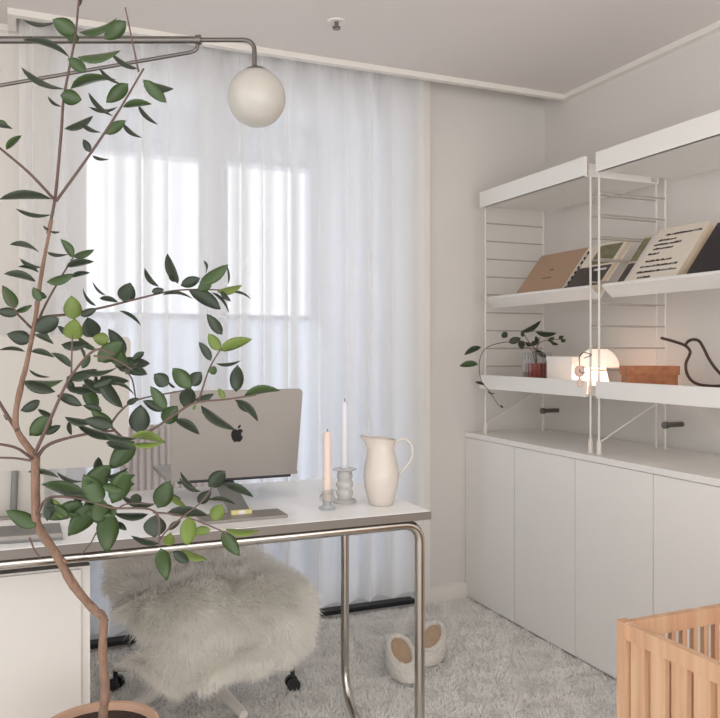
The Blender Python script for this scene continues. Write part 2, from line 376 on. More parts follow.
# tilted display shelves
TX, TZ = 1.925, 1.325; SL = Vector((0.62, 0, 0.785)).normalized(); NR = Vector((-SL.z, 0, SL.x))     # up the slope / away from the board
def slab(a0, a1, b0, b1, y0, y1, bm=None, mi=0):    # a: along the slope, b: off the board
    bm = bm or bmesh.new(); o_ = Vector((TX+.035, 0, TZ))
    vs = [bm.verts.new(o_+SL*a+NR*b_+Vector((0,y,0))) for a in (a0,a1) for y in (y0,y1) for b_ in (b0,b1)]
    for f in ((0,1,3,2),(4,6,7,5),(0,4,5,1),(2,3,7,6),(0,2,6,4),(1,5,7,3)): bm.faces.new([vs[i] for i in f]).material_index = mi
    return bm
for (ya, yb, nm) in bays:
    t = thing('display_shelf', 'white slanted display shelf of the %s bay, holding %s' % (nm, 'the brown book' if nm=='far' else 'the black book'), 'shelf', (TX, (ya+yb)/2, TZ), 'slanted display shelves')
    obj('slanted_board', slab(0, .24, -.004, 0, yb+.022, ya-(.13 if nm=='far' else .09)), 'shelf', t)
    obj('back_ledge', slab(0, .05, -.004, 0, yb+.002, ya-.002), 'shelf', t)
    bm = slab(-.004, 0, 0, .058, yb-.008, ya+(.035 if nm=='far' else .008)); o = obj('front_lip', bm, 'shelf', t, bevel=.0015)
    obj('front_lip', slab(-.004, .010, .058, .062, yb-.008, ya+(.035 if nm=='far' else .008)), 'shelf', t)

# ------------------------------------------------------------------ books on the slanted shelves
def book(label, y1, y0, hgt, th, cover, extra=None, grp='books on the slanted shelves', b=0.001, side='paper'):
    t = thing('book', label, 'book', (TX+.05, (y0+y1)/2, TZ+.02), grp)
    obj('pages', slab(.004, hgt-.002, b+.002, b+th-.002, y0+.002, y1-.002), side, t)
    bm = slab(.001, hgt, b+th-.002, b+th, y0, y1); slab(.001, hgt, b, b+.002, y0, y1, bm); slab(.001, hgt, b+.002, b+th-.002, y1-.002, y1, bm)
    obj('cover', bm, cover, t)
    if extra: extra(t, b+th, y0, y1, hgt)
    return t
def marks(name, t, bt, rects, m, lift=.0008):
    bm = bmesh.new()
    for (a0, a1, c0, c1) in rects: slab(a0, a1, bt, bt+lift, c0, c1, bm)
    obj(name, bm, m, t)
def textline(a, h_, y1, y0):           # a run of little letter-like strokes
    out = []; y = y1
    while y > y0:
        wd = random.choice((.004,.006,.008)); out.append((a, a+h_*random.choice((.8,1,1.2)), max(y0, y-wd), y)); y -= wd+random.choice((.0015,.0015,.004))
    return out
def x1(t, bt, y0, y1, h_):
    marks('printed_title', t, bt, textline(.115, .004, y1-.13, y1-.19), 'ink'); marks('printed_title', t, bt, textline(.16,.003,y1-.14,y1-.17), 'ink')
    # dark spine lettering on the side facing the camera
    bm = bmesh.new()
    for k in range(9):
        a = .03+k*.026; slab(a, a+random.uniform(.009,.016), bt-.018, bt-.011, y0-.001, y0+.0005, bm)
    obj('spine_lettering', bm, 'ink', t)
book('flat brown cardboard-coloured book at the far end of the slanted shelf', 2.875, 2.565, .262, .026, 'kraft', x1, side='creamcov')
def x2(t, bt, y0, y1, h_):
    marks('cover_photo', t, bt, [(.05, .15, y0+.004, y0+.20)], 'photo'); marks('cover_picture', t, bt, [(.16, .262, y0+.02, y1-.05)], 'olive')
    marks('caption_bar', t, bt, [(.125, .135, y0+.02, y0+.09)], 'whitecov', .0014)
book('book with a dark photograph and olive picture beside the brown book', 2.54, 2.345, .275, .020, 'creamcov', x2)
def x3(t, bt, y0, y1, h_):
    marks('cover_picture', t, bt, [(.15, .262, y0+.040, y1-.004)], 'olive'); marks('cover_photo', t, bt, [(.05,.14,y1-.04,y1-.006)], 'photo')
    marks('cover_strip', t, bt, [(.01,.27,y0+.015,y0+.035)], 'whitecov')
book('pale rose book with a dark leafy photograph behind the ladder frames', 2.262, 2.182, .272, .018, 'pinkcov', x3)
def x5(t, bt, y0, y1, h_):
    for a, e, f in ((.236,.012,.05),(.212,.11,.03),(.192,.075,.02),(.172,.10,.03),(.149,.15,.02),(.115,.07,.03),(.090,.03,.02),(.065,.02,.02),(.040,.12,.04)):
        marks('printed_line', t, bt, textline(a, .0075, y1-f, y0+e), 'ink')
book('thick cream book covered in lines of black lettering', 2.172, 1.952, .275, .036, 'creamcov', x5)
book('black-covered book at the right picture edge', 1.928, 1.70, .272, .022, 'blackcov', lambda t,bt,y0,y1,h_: marks('title_strip', t, bt, [(.2,.206,y0+.03,y1-.08)], 'whitecov'))

# ------------------------------------------------------------------ things on the lower shelf
SZ = 0.9705
# potted plant in ribbed glass
px_, py_ = 2.03, 2.81
t = thing('shelf_plant', 'small trailing green plant in a red pot inside ribbed glass', 'plant', (px_, py_, SZ))
g = obj('glass_cover', lathe([(.056,0),(.061,.004),(.061,.15),(.059,.152),(.058,.15),(.058,.006)], px_, py_, SZ, 72, fn=lambda a, z: 1+.03*math.cos(24*a)), 'glass', t, smooth=True)
obj('pot', lathe([(0,.006),(.040,.006),(.046,.012),(.049,.096),(.051,.099),(.051,.106),(.047,.106),(.045,.096),(0,.094)], px_, py_, SZ, 32), 'red', t, smooth=True)
stems = []; lf = []
def Q(cx, cy, z): return P(450+cx/4.786, 310+cy/4.786, z)
root = Vector((px_, py_, SZ+.08))
paths = [[root, Q(405,200,3.38), Q(390,165,3.36), Q(330,150,3.32), Q(230,160,3.27), Q(165,190,3.24), Q(140,255,3.24), Q(150,340,3.25), Q(185,385,3.25), Q(235,460,3.27)],
         [root, Q(410,190,3.38), Q(385,165,3.38), Q(345,100,3.36)], [root, Q(415,190,3.40), Q(440,150,3.42), Q(520,140,3.43), Q(555,140,3.44)],
         [root, Q(410,210,3.38), Q(430,130,3.36)], [root, Q(400,200,3.36), Q(470,230,3.34)], [root, Q(390,190,3.35), Q(345,180,3.33)]]
bm = bmesh.new()
for p in paths: tube(smoothp(p, 4), 0.0016, 6, bm)
obj('stems', bm, 'twig', t, smooth=True)
def leaf(bm, a, b_, w, mi, tiltsign=1, wn=None, curl=0.12):
    ax = b_-a; L_ = ax.length; ax.normalize(); view = (a-Vector((0,0,HC))).normalized()
    s = ax.cross(view).normalized(); n_ = s.cross(ax).normalized()
    wn = max(wn or L_*0.40, w); c = max(.18, w/wn); q = math.acos(min(1, c))*tiltsign
    S = s*math.cos(q)+n_*math.sin(q); N = n_*math.cos(q)-s*math.sin(q)
    K = 7; rows = []
    for i in range(K+1):
        u = i/K; wd = wn*0.5*(math.sin(math.pi*u**0.85)**0.75 if 0 < u < 1 else 0)*(1.0)
        mid = a+ax*(L_*u)+N*(L_*curl*math.sin(math.pi*u)*.6)
        if wd < 1e-6: rows.append([bm.verts.new(mid)])
        else: rows.append([bm.verts.new(mid+S*wd*k+N*(wd*.28*abs(k))) for k in (-1,-.5,0,.5,1)])
    for r0, r1 in zip(rows, rows[1:]):
        if len(r0) == 1: fs = [(r0[0], r1[k+1], r1[k]) for k in range(4)]
        elif len(r1) == 1: fs = [(r0[k], r0[k+1], r1[0]) for k in range(4)]
        else: fs = [(r0[k], r0[k+1], r1[k+1], r1[k]) for k in range(4)]
        for f in fs: ff = bm.faces.new(f); ff.material_index = mi; ff.smooth = True
bm = bmesh.new()
for (ax_, ay, tx, ty, w_, k, z) in [(340,105,435,50,20,0,3.36),(150,178,68,215,22,0,3.24),(135,260,45,268,24,1,3.24),(275,130,250,110,26,0,3.3),(280,155,340,135,26,0,3.33),
    (340,145,345,190,26,0,3.33),(410,105,510,110,20,0,3.4),(385,165,430,150,18,0,3.38),(415,190,470,228,18,0,3.36),(165,358,120,345,12,0,3.25),(350,130,345,100,14,0,3.35),
    (470,150,500,130,16,1,3.42),(520,135,545,125,14,1,3.43),(530,145,555,150,14,1,3.43),(480,150,520,165,12,0,3.42),(395,170,360,160,16,0,3.38),(420,160,410,125,14,0,3.4),(180,390,215,400,5,0,3.25),(240,455,255,470,8,0,3.27)]:
    leaf(bm, Q(ax_,ay,z), Q(tx,ty,z-.02*random.uniform(-1,1)), w_*1.3/4.786/F*z, k)
solid(obj('foliage', bm, ['leaf_d','leaf_m'], t), .0006)
# white box
t = thing('white_box', 'small plain white lidded box between the shelf plant and the lamp', 'box', (2.05, 2.70, SZ))
obj('box_body', box(2.0, 2.12, 2.538, 2.70, SZ, SZ+.118), 'shelf', t, bevel=.002)
obj('lid', box(1.998, 2.122, 2.536, 2.702, SZ+.118, SZ+.136), 'shelf', t, bevel=.002)
# mushroom lamp
lx, ly = 2.06, 2.455
t = thing('mushroom_lamp', 'small glowing mushroom-shaped table lamp behind the ladder frames', 'lamp', (lx, ly, SZ))
obj('lamp_base', lathe([(0,0),(.052,0),(.054,.004),(.040,.045),(.030,.085),(.022,.112),(.0,.112)], lx, ly, SZ, 40), 'lit', t, smooth=True)
dome = [(.078*math.cos(a), .096+.078*math.sin(a)) for a in [i*math.pi/2/14 for i in range(15)]]
obj('lamp_shade', lathe([(.066,.098),(.074,.096)]+dome[:-1]+[(0,.174)], lx, ly, SZ, 48), 'lit', t, smooth=True)
# hanging pink ornament on the post
ox = PXF-.012; oy = 2.352
t = thing('pink_ornament', 'small pink resin ornament hooked on the ladder post', 'ornament', (ox-.01, oy, .95))
c = P(584, 372, 2.86)
bm = lathe([(0,-.018),(.012,-.016),(.019,-.004),(.018,.012),(.011,.022),(0,.024)], c.x-.02, c.y, c.z, 20)
obj('body', bm, 'pinkg', t, smooth=True)
bm = lathe([(0,-.055),(.006,-.052),(.008,-.035),(.004,-.020),(0,-.014)], c.x-.02, c.y, c.z, 14); obj('drop', bm, 'pinkg', t, smooth=True)
hp = [(c.x-.02, c.y, c.z+.022), (c.x-.02, c.y, c.z+.055), (c.x-.005, c.y-.004, c.z+.07), (PXF-.006, c.y-.01, c.z+.062), (PXF-.0065, 2.34, c.z+.05)]
obj('hook', tube(smoothp(hp, 5), .0016, 8), 'wire_brown', t, smooth=True)
ring = [(c.x-.02+.016*math.sin(a), c.y-.02, c.z+.008+.011*math.cos(a)) for a in [i*2*math.pi/20 for i in range(17)]]
obj('wire_loop', tube(ring, .0016, 8), 'wire_brown', t, smooth=True)
# wooden box
t = thing('wooden_box', 'long brown wooden box with a lid on the lower shelf', 'box', (2.05, 2.15, SZ))
wc = P(653, 375, 2.74)
def wb(w, d0, d1, z0, z1):
    bm = bmesh.new(); vs = [bm.verts.new(Vector((wc.x,wc.y,0))+RT*a+FW*b_+Vector((0,0,z))) for a in (-w,w) for b_ in (d0,d1) for z in (z0,z1)]
    for f in ((0,1,3,2),(4,6,7,5),(0,4,5,1),(2,3,7,6),(0,2,6,4),(1,5,7,3)): bm.faces.new([vs[k] for k in f])
    return bm
obj('box_body', wb(.087, 0, .07, SZ, SZ+.076), 'box', t, bevel=.003)
obj('lid', wb(.092, -.005, .075, SZ+.076, SZ+.107), 'box', t, bevel=.004)
# wire bird
z_ = 2.62
t = thing('wire_bird', 'brown bent-wire bird with a long beak on the lower shelf', 'ornament', (2.0, 1.9, SZ))
def B(x, y):                          # in the upright plane X=2.0
    az = YAW+math.atan((x-360)/F); X = 2.0; Y = X/math.tan(az); z = math.hypot(X,Y)*math.cos(az-YAW)
    return Vector((X, Y, HC+(HY-y)/F*z))
bird = [B(661.5,338), B(674,341.5), B(685,345.5), B(690,351), B(689,356), B(686,363), B(686.5,372), B(691,380), B(699,384.5), B(712,386), B(726,386), B(748,388)]
obj('body_wire', tube(smoothp(bird, 5), .0049, 10), 'wire_brown', t, smooth=True)
back = [B(685,345.5), B(688,341.5), B(693,339.5), B(699,341), B(703.5,348), B(709,359), B(716,369), B(726,378), B(748,388)]
obj('back_wire', tube(smoothp(back, 5), .0049, 10), 'wire_brown', t, smooth=True)
f_ = B(692,383); obj('foot', box(f_.x-.02, f_.x+.02, f_.y-.012, f_.y+.012, SZ, SZ+.012), 'black', t, bevel=.003)

# ------------------------------------------------------------------ desk
DX0, DX1, DY0, DY1 = -0.92, 0.942, 1.745, 2.325
t = thing('desk', 'white-topped desk with bent chrome tube legs', 'desk', (0, 2.03, 0))
o = obj('tabletop', box(DX0, DX1, DY0, DY1, DH-.021, DH-.0012), 'edge', t, bevel=.002)
obj('top_surface', box(DX0+.0015, DX1-.0015, DY0+.0015, DY1-.0015, DH-.0012, DH), 'top', t)
tz = DH-.021-.0135; r_ = .0128; fy, ry = DY0+.028, DY1-.05
# the front rail, both front legs, floor runners and rear legs are one bent tube each side
xl, xr = DX0+.03, DX1-.018
zf = r_+.002
obj('front_rail', tube([(xl+.1, fy, tz), (xr-.1, fy, tz)], r_, 16), 'chrome', t, smooth=True)
for s, x, xi in ((1, xr, xr-.1), (-1, xl, xl+.1)):
    pts = fillet([(xi, fy, tz), (x, fy, tz), (x, fy, zf)], .075)
    obj('leg', tube(pts, r_, 16), 'chrome', t, smooth=True)
    pts = fillet([(x, fy, zf+.02), (x, fy, zf), (x, ry, zf), (x, ry, tz)], .16, 14)
    obj('leg', tube(pts, r_, 16), 'chrome', t, smooth=True)
obj('rear_rail', tube([(xl, ry, tz), (xr, ry, tz)], r_, 16), 'chrome', t, smooth=True)
# pedestal
t = thing('drawer_pedestal', 'plain white drawer pedestal under the left end of the desk', 'cabinet', (-.14, 2.05, 0))
obj('cabinet_body', box(-.36, .139, 1.845, 2.22, .02, .655), 'pedestal', t, bevel=.002)
obj('back_panel', box(-.35, .120, 1.840, 1.845, .03, .65), 'pedestal', t, bevel=.001)
for x in (-.33, .11):
    for y in (1.875, 2.19): obj('foot', lathe([(0,0),(.014,0),(.014,.02),(0,.02)], x, y, 0, 16), 'grey', t)
for k in range(3): 
    dr = obj('drawer', box(-.355, .134, 2.22, 2.236, .03+.208*k, .03+.208*k+.203), 'pedestal', t, bevel=.002)
    obj('handle', box(-.2, -.08, 2.236, 2.244, .03+.208*k+.15, .03+.208*k+.16), 'chrome', dr)

# ------------------------------------------------------------------ laptop on its stand
lc = .515; LYY = 2.03; LB = .80
t = thing('laptop', 'silver laptop seen from behind, its dark apple emblem on the lid', 'laptop', (lc, LYY, LB-.012))
TA = R(7)                                            # the lid leans away from the camera's side
def lid(u, v, wv): return Vector((lc+u, LYY-.0+ -v*math.sin(TA)*-1*-1 + wv*math.cos(TA)*-1, LB+v*math.cos(TA)+ -wv*math.sin(TA)*1))
W2, HL = .175, .232
def rrect(w, h, r, n=6):
    out = []
    for cx, cy, a0 in ((w-r, h-r, 0), (-w+r, h-r, 90), (-w+r, r*.3, 180), (w-r, r*.3, 270)):
        rr = r if cy > r else r*.3
        for i in range(n+1): a = R(a0+90*i/n); out.append((cx+rr*math.cos(a), cy+rr*math.sin(a)))
    return out
def plate(pts, w0, w1, fn):
    bm = bmesh.new(); A = [bm.verts.new(fn(u, v, w0)) for u, v in pts]; B_ = [bm.verts.new(fn(u, v, w1)) for u, v in pts]
    bm.faces.new(A); bm.faces.new(B_[::-1]); k = len(pts)
    for i in range(k): bm.faces.new((A[i], B_[i], B_[(i+1)%k], A[(i+1)%k]))
    bmesh.ops.recalc_face_normals(bm, faces=bm.faces); return bm
l_ = obj('lid', plate(rrect(W2, HL, .012), 0, .005, lid), 'silver', t)
ap = []
body = [(0,.010),(-.003,.0118),(-.0065,.012),(-.0100,.0098),(-.0122,.005),(-.0122,-.001),(-.0100,-.0075),(-.0065,-.0125),(-.0035,-.0135),(0,-.0122),(.0035,-.0135),(.0065,-.0125),(.0095,-.0085),(.0112,-.0040),
        (.0088,-.0020),(.0076,.0012),(.0080,.0045),(.0108,.0078),(.0085,.0108),(.0045,.0120)]
lf_ = [(.0002,.0128),(.0008,.0165),(.0032,.0195),(.0062,.0205),(.0058,.0170),(.0036,.0140)]
cz = HL*.5
for q in (body, lf_):
    bmq = plate([(u*1.35, v*1.35+cz-.003) for u, v in q], .005, .0056, lid)
    if q is body: bma = bmq
    else:
        me_ = bpy.data.meshes.new('x'); bmq.to_mesh(me_); bma.from_mesh(me_); bmq.free()
obj('apple_emblem', bma, 'logo', l_)
obj('hinge', tube([(lc-.15, LYY, LB-.003), (lc+.15, LYY, LB-.003)], .0055, 12), 'black', t, smooth=True)
bm = box(lc-W2, lc+W2, LYY+.012, LYY+.255, LB-.004, LB+.006); kb = obj('keyboard_base', bm, 'silver', t, bevel=.003)
obj('keys', box(lc-.14, lc+.14, LYY+.03, LYY+.14, LB+.006, LB+.007), 'black', kb)
sx = .525
t = thing('laptop_stand', 'grey metal laptop stand with a wide flat foot', 'stand', (sx, 1.95, DH))
bm = box(.385, .588, 1.812, 1.895, DH+.0005, DH+.007); obj('foot_plate', bm, 'silver', t, bevel=.003)
def up(u, v, wv): return Vector((.489+u, 1.875+v*3.1+wv, DH+.007+v*.053/.06))
obj('upright', plate([(-.026,0),(.026,0),(.026,.06),(-.026,.06)], 0, .008, up), 'grey', t)
obj('tray', box(sx-.12, sx+.12, 2.05, 2.25, LB-.010, LB-.0045), 'grey', t, bevel=.002)
obj('label', box(.462, .512, 1.858, 1.868, DH+.0072, DH+.017), 'yellow', t)['label'] = 'pale yellow label block'
obj('label', box(.479, .496, 1.857, 1.858, DH+.008, DH+.0165), 'shelf', t)['label'] = 'white square between the yellow bands'

# ------------------------------------------------------------------ desktop computer at the left
mc = -.015; MY = 2.07
t = thing('desktop_computer', 'pale flat desktop computer seen from behind the plant branches', 'computer', (mc, MY, DH))
mon = lambda u, v, wv: Vector((mc+u, MY+wv+v*.06, .842+v))
obj('screen', plate(rrect(.272, .325, .016), 0, .0115, mon), 'cream', t)
obj('neck', box(mc-.065, mc+.065, MY+.002, MY+.012, DH+.006, .86), 'cream', t, bevel=.002)
obj('power_lead', tube([(mc, MY-.004, .842), (mc-.004, MY-.004, DH+.008)], .008, 10), 'grey', t, smooth=True)
obj('foot_plate', box(mc-.073, mc+.073, MY-.022, MY+.12, DH+.0005, DH+.006), 'silver', t, bevel=.003)
# cables with thick sleeves
for lab, pts, zz in (('black cable with a thick plug, upper of two beside the trunk', [(-40,500),(0,492.5),(18,488),(33,484.5)], 1.98),
                     ('black cable with a thick plug, lower of two beside the trunk', [(-20,516),(5,504.5),(18,500),(33,497)], 1.92)):
    q = [P(x, y, zz+.0) for x, y in pts]
    q[0].z = DH+.005
    t = thing('cable', lab, 'cable', q[1], 'black cables on the desk')
    obj('cord', tube(smoothp(q[:3], 6), .0022, 8), 'black', t, smooth=True)
    obj('plug', tube([q[2], q[2].lerp(q[3],.3), q[3]], [.0035,.0065,.0065], 12), 'black', t, smooth=True)
# grey low tray at the front left of the desk
t = thing('grey_keyboard_tray', 'flat grey metal tray lying at the desk front behind the trunk', 'tray', (-.05, 1.86, DH))
tr = lambda u, v, wv: Vector((-.06+u, 1.80+v+u*-.10, DH+.0008+wv))
obj('tray_base', plate([(-.3,0),(.14,0),(.14,.15),(-.3,.15)], 0, .006, tr), 'grey', t)
obj('tray_rim', plate([(-.3,0),(.14,0),(.14,.008),(-.3,.008)], .006, .014, tr), 'silver', t)

# ------------------------------------------------------------------ candles and pitcher
def candlestick(x, y, prof, m, lab):
    t = thing('candle_holder', lab, 'candle holder', (x, y, DH+.0005)); obj('glass_body', lathe(prof, x, y, DH+.0005, 40), m, t, smooth=True); return t
x, y = .712, 1.872
candlestick(x, y, [(0,0),(.022,0),(.0225,.004),(.012,.009),(.010,.013),(.018,.020),(.0205,.028),(.0175,.036),(.014,.040),(.020,.046),(.021,.049),(.0135,.050),(.0125,.020),(0,.020)], 'glass', 'short clear glass candle holder under the pink candle')
t = thing('candle', 'tall pale pink taper candle in the short glass holder', 'candle', (x, y, DH+.0215))
obj('wax', lathe([(0,0),(.0100,0),(.0105,.06),(.0098,.168),(.0075,.174),(0,.175)], x, y, DH+.0215, 24), 'wax_pink', t, smooth=True)
obj('wick', tube([(x,y,DH+.196),(x+.001,y,DH+.203)], .0012, 6), 'wick', t)
x, y = .785, 1.935
candlestick(x, y, [(0,0),(.031,0),(.032,.004),(.030,.007),(.020,.010),(.0185,.014),(.0225,.022),(.0225,.030),(.018,.036),(.0225,.044),(.0225,.052),(.018,.058),(.021,.066),(.021,.074),(.018,.082),(.031,.086),(.032,.089),(.014,.090),(.0115,.060),(0,.060)], 'glass_w', 'taller milky ribbed glass candle holder beside the pitcher')
t = thing('candle', 'tall white taper candle in the milky glass holder', 'candle', (x, y, DH+.0615))
obj('wax', lathe([(0,0),(.0105,0),(.0105,.03),(.0075,.195),(.005,.204),(0,.205)], x, y, DH+.0615, 24), 'wax_white', t, smooth=True)
obj('wick', tube([(x,y,DH+.266),(x+.001,y,DH+.275)], .0012, 6), 'wick', t)
x, y = .862, 1.872
t = thing('pitcher', 'cream enamel pitcher with a looped handle on the desk corner', 'pitcher', (x, y, DH+.0005))
prof = [(0,0),(.030,0),(.032,.003),(.036,.018),(.043,.045),(.0465,.072),(.045,.095),(.039,.122),(.0345,.142),(.0345,.156),(.037,.170),(.0385,.174),(.037,.174),(.033,.156),(.033,.142),(.043,.095),(.044,.072),(.034,.018),(0,.008)]
bm = lathe(prof, x, y, DH+.0005, 56)
for v in bm.verts:                    # spout: the rim is drawn out and up towards the left
    h_ = v.co.z-DH; dxy = Vector((v.co.x-x, v.co.y-y, 0)); 
    if h_ > .135 and dxy.length > .01:
        c_ = dxy.normalized().dot(-RT); k = min(1, (h_-.135)/.038)**1.4
        if c_ > .55: s_ = ((c_-.55)/.45)**1.5; v.co += (-RT)*.019*s_*k + Vector((0,0,.006*s_*k))
        v.co.z -= .006*k*max(0, -c_)
obj('pitcher_body', bm, 'enamel', t, smooth=True)
hnd = [(.034,.150),(.048,.168),(.064,.170),(.078,.158),(.083,.138),(.078,.115),(.064,.095),(.050,.080),(.0465,.070)]
o = obj('handle', tube(smoothp([Vector((x,y,DH))+RT*a+Vector((0,0,b_)) for a, b_ in hnd], 5), .0030, 10), 'enamel', t, smooth=True)

# ------------------------------------------------------------------ chair and sheepskin
ccx, ccy = .52, 2.53
t = thing('office_chair', 'white swivel chair with a ribbed back, pushed under the desk', 'chair', (ccx, ccy, 0))
obj('column', tube([(ccx,ccy,.09),(ccx,ccy,.40)], .022, 16), 'chrome', t, smooth=True)
obj('hub', lathe([(0,.075),(.045,.075),(.048,.10),(.035,.135),(0,.135)], ccx, ccy, 0, 24), 'grey', t, smooth=True)
obj('mechanism', box(ccx-.08, ccx+.08, ccy-.16, ccy+.02, .385, .415), 'grey', t, bevel=.006)
for k in range(5):
    a = R(-77+72*k); dx, dy = math.cos(a), math.sin(a)
    o = obj('leg', tube([(ccx+dx*.03, ccy+dy*.03, .105), (ccx+dx*.18, ccy+dy*.18, .095), (ccx+dx*.31, ccy+dy*.31, .078)], [.022,.019,.014], 12), 'wire', t, smooth=True)
    q = Vector((ccx+dx*.31, ccy+dy*.31, 0)); sd = Vector((-dy, dx, 0))
    bmc = bmesh.new()
    for s in (-1, 1): tube([q+sd*s*.010+Vector((0,0,.024)), q+sd*s*.024+Vector((0,0,.024))], .0215, 16, bmc)
    tube([q+Vector((0,0,.03)), q+Vector((0,0,.068))], .008, 8, bmc)
    obj('caster', bmc, 'black', t, smooth=True)
def seat(u, v):
    a = (u-.5)*2; return (ccx-.02+a*.235, 2.20+v*.44, .425+.03*a*a+.02*(v-.5)**2*4)
solid(obj('seat', grid(14, 12, seat), 'shelf', t, smooth=True), .02)
def cback(u, v):
    a = (u-.5)*2; rr = .006*math.cos(u*2*math.pi*15)
    return (.475+a*.185*(1-.05*v), 2.70-.05*a*a+v*.04-rr, .44+v*.44)
solid(obj('backrest', grid(181, 8, cback), 'rib', t, smooth=True), .008)

path = [(2.60,.500),(2.50,.487),(2.38,.482),(2.27,.487),(2.20,.488),(2.155,.474),(2.13,.43),(2.12,.385),(2.112,.335),(2.105,.292),(2.10,.265)]
lft = [.26,.245,.24,.24,.242,.246,.275,.318,.292,.265,.275]
rgt = [.70,.73,.74,.745,.748,.750,.752,.750,.742,.715,.60]
pl = [Vector((a, b_, 0)) for a, b_ in path]
def interp(arr, v):
    s = v*(len(arr)-1); i = min(int(s), len(arr)-2); f = s-i; return arr[i]*(1-f)+arr[i+1]*f
def skinf(u, v):
    p = Vector((interp([q[0] for q in path], v), interp([q[1] for q in path], v)))
    a = (u-.5)*2; X = interp(lft, v)*(1-u)+interp(rgt, v)*u
    hang = max(0, min(1, (v-.45)/.2)); top = 1-hang
    yy = p.x - hang*.035*(1-a*a) + hang*.012*math.sin(u*9+v*5) + top*0
    zz = p.y - top*.035*abs(a)**4 + .010*math.sin(u*11+1)*math.sin(v*8)
    if v > .8: zz += (v-.8)*5*(.05*max(0,.45-u)/.45+.018*math.sin(u*8+2.2)+.03*max(0,u-.55)*2)
    return Vector((X, yy, zz))
t = thing('sheepskin', 'fluffy cream sheepskin draped over the chair seat under the desk', 'sheepskin', (.5, 2.3, .45))
bm = grid(50, 50, skinf); o = obj('hide', bm, 'skin', t, smooth=True); solid(o, .006)
n = 120000
uu = rng.uniform(0,1,n); vv = rng.uniform(0,1,n)**.9
G = 120; T = np.array([[list(skinf(i/G, j/G)) for j in range(G+1)] for i in range(G+1)])
def samp(u, v):
    a = np.clip(u*G,0,G-1e-6); b_ = np.clip(v*G,0,G-1e-6); i = a.astype(int); j = b_.astype(int); f = (a-i)[:,None]; g_ = (b_-j)[:,None]
    return T[i,j]*(1-f)*(1-g_)+T[i+1,j]*f*(1-g_)+T[i,j+1]*(1-f)*g_+T[i+1,j+1]*f*g_
p = samp(uu, vv); e = .01
du = samp(np.clip(uu+e,0,1),vv)-samp(np.clip(uu-e,0,1),vv); dv = samp(uu,np.clip(vv+e,0,1))-samp(uu,np.clip(vv-e,0,1))
nn = np.cross(du, dv); nn /= np.linalg.norm(nn,axis=1)[:,None]; 
sg = np.sign(nn[:,2]*(vv<.45)*1.0 - nn[:,1]*(vv>=.45)*1.0); nn *= sg[:,None]
dn = dv/np.linalg.norm(dv,axis=1)[:,None]; ds = du/np.linalg.norm(du,axis=1)[:,None]
# locks: strands lean together
cu, cv = uu*16, vv*18
lock = np.sin(cu*2.1+1.7*np.sin(cv*1.3))*1.0; lock2 = np.cos(cv*2.3+1.5*np.sin(cu*1.1))
edge = (np.abs(uu-.5)*2)**6*np.sign(uu-.5)
d = nn*(.62) + dn*(.50+.28*lock2)[:,None] + ds*(.30*lock + .9*edge)[:,None] + rng.normal(size=(n,3))*.16
d /= np.linalg.norm(d,axis=1)[:,None]
L = rng.uniform(.026,.046,n)*(1+.2*lock*lock2)
me = ribbons('wool', p, d, L, .0017, 'fur', droop=np.array([0,0,-.35]))
o = bpy.data.objects.new('wool', me); C.objects.link(o); o.parent = t; o.location = -t.location; o['kind'] = 'stuff'

# ------------------------------------------------------------------ slippers
def slipper(cx, cy, ang, lab):
    t = thing('slipper', lab, 'slipper', (cx, cy, .012), 'pair of fleece slippers')
    ca, sa = math.cos(ang), math.sin(ang)
    def W(u, v, z): return Vector((cx+u*ca-v*sa, cy+u*sa+v*ca, .012+z))     # v runs heel(+) to toe(-)
    def half(v):                       # half width along the slipper, v in -.125...125
        q = v/.125; return .054*max(0, 1-abs(q)**2.6)**.5*(1.04-.08*q)
    K = 40
    ol = [(math.sin(a), math.cos(a)) for a in [2*math.pi*i/K for i in range(K)]]
    def out(a_, s=1.0): v = .125*a_[1]*s; return (a_[0]*(.055-.004*a_[1])*s, v)
    bm = bmesh.new(); rings = []
    # sole, side wall, rounded top edge, in to the opening
    for s, z in ((0.90,0),(0.98,.004),(1.0,.016),(1.03,.034),(1.0,.052),(.90,.063)):
        rings.append([bm.verts.new(W(*out(a, s), z+ (.25*out(a, s)[1]*min(1, z/.05) if z > .01 else 0))) for a in ol])
    inner = []
    for a in ol: inner.append((a[0]*.035, .020+a[1]*.082))
    rings.append([bm.verts.new(W(u, v, .060+.25*v)) for u, v in inner])
    rings.append([bm.verts.new(W(u*.98, v*.98+.0004, .050+.25*v)) for u, v in inner])
    for r0, r1 in zip(rings, rings[1:]):
        for j in range(K): bm.faces.new((r0[j], r0[(j+1)%K], r1[(j+1)%K], r1[j]))
    bm.faces.new(rings[0]); bmesh.ops.recalc_face_normals(bm, faces=bm.faces)
    obj('upper', bm, 'fleece', t, smooth=True)
    bm = bmesh.new(); bm.faces.new([bm.verts.new(W(u, v, .054+.25*v)) for u, v in inner]); obj('insole', bm, 'tan', t)['label'] = 'tan woolly insole'
    ring = [W(u*1.22, (v-.020)*1.10+.020, .058+.25*v) for u, v in inner]; ring += ring[:2]
    bm = tube(ring, .0090, 14, cap=False)
    for v in bm.verts: v.co += Vector((random.gauss(0,.0011), random.gauss(0,.0011), random.gauss(0,.0011)))
    obj('collar', bm, 'fleece', t, smooth=True)
slipper(1.222, 2.475, R(-14), 'left white fleece slipper with tan lining on the carpet')
slipper(1.378, 2.560, R(-40), 'right white fleece slipper, partly behind the front desk leg')

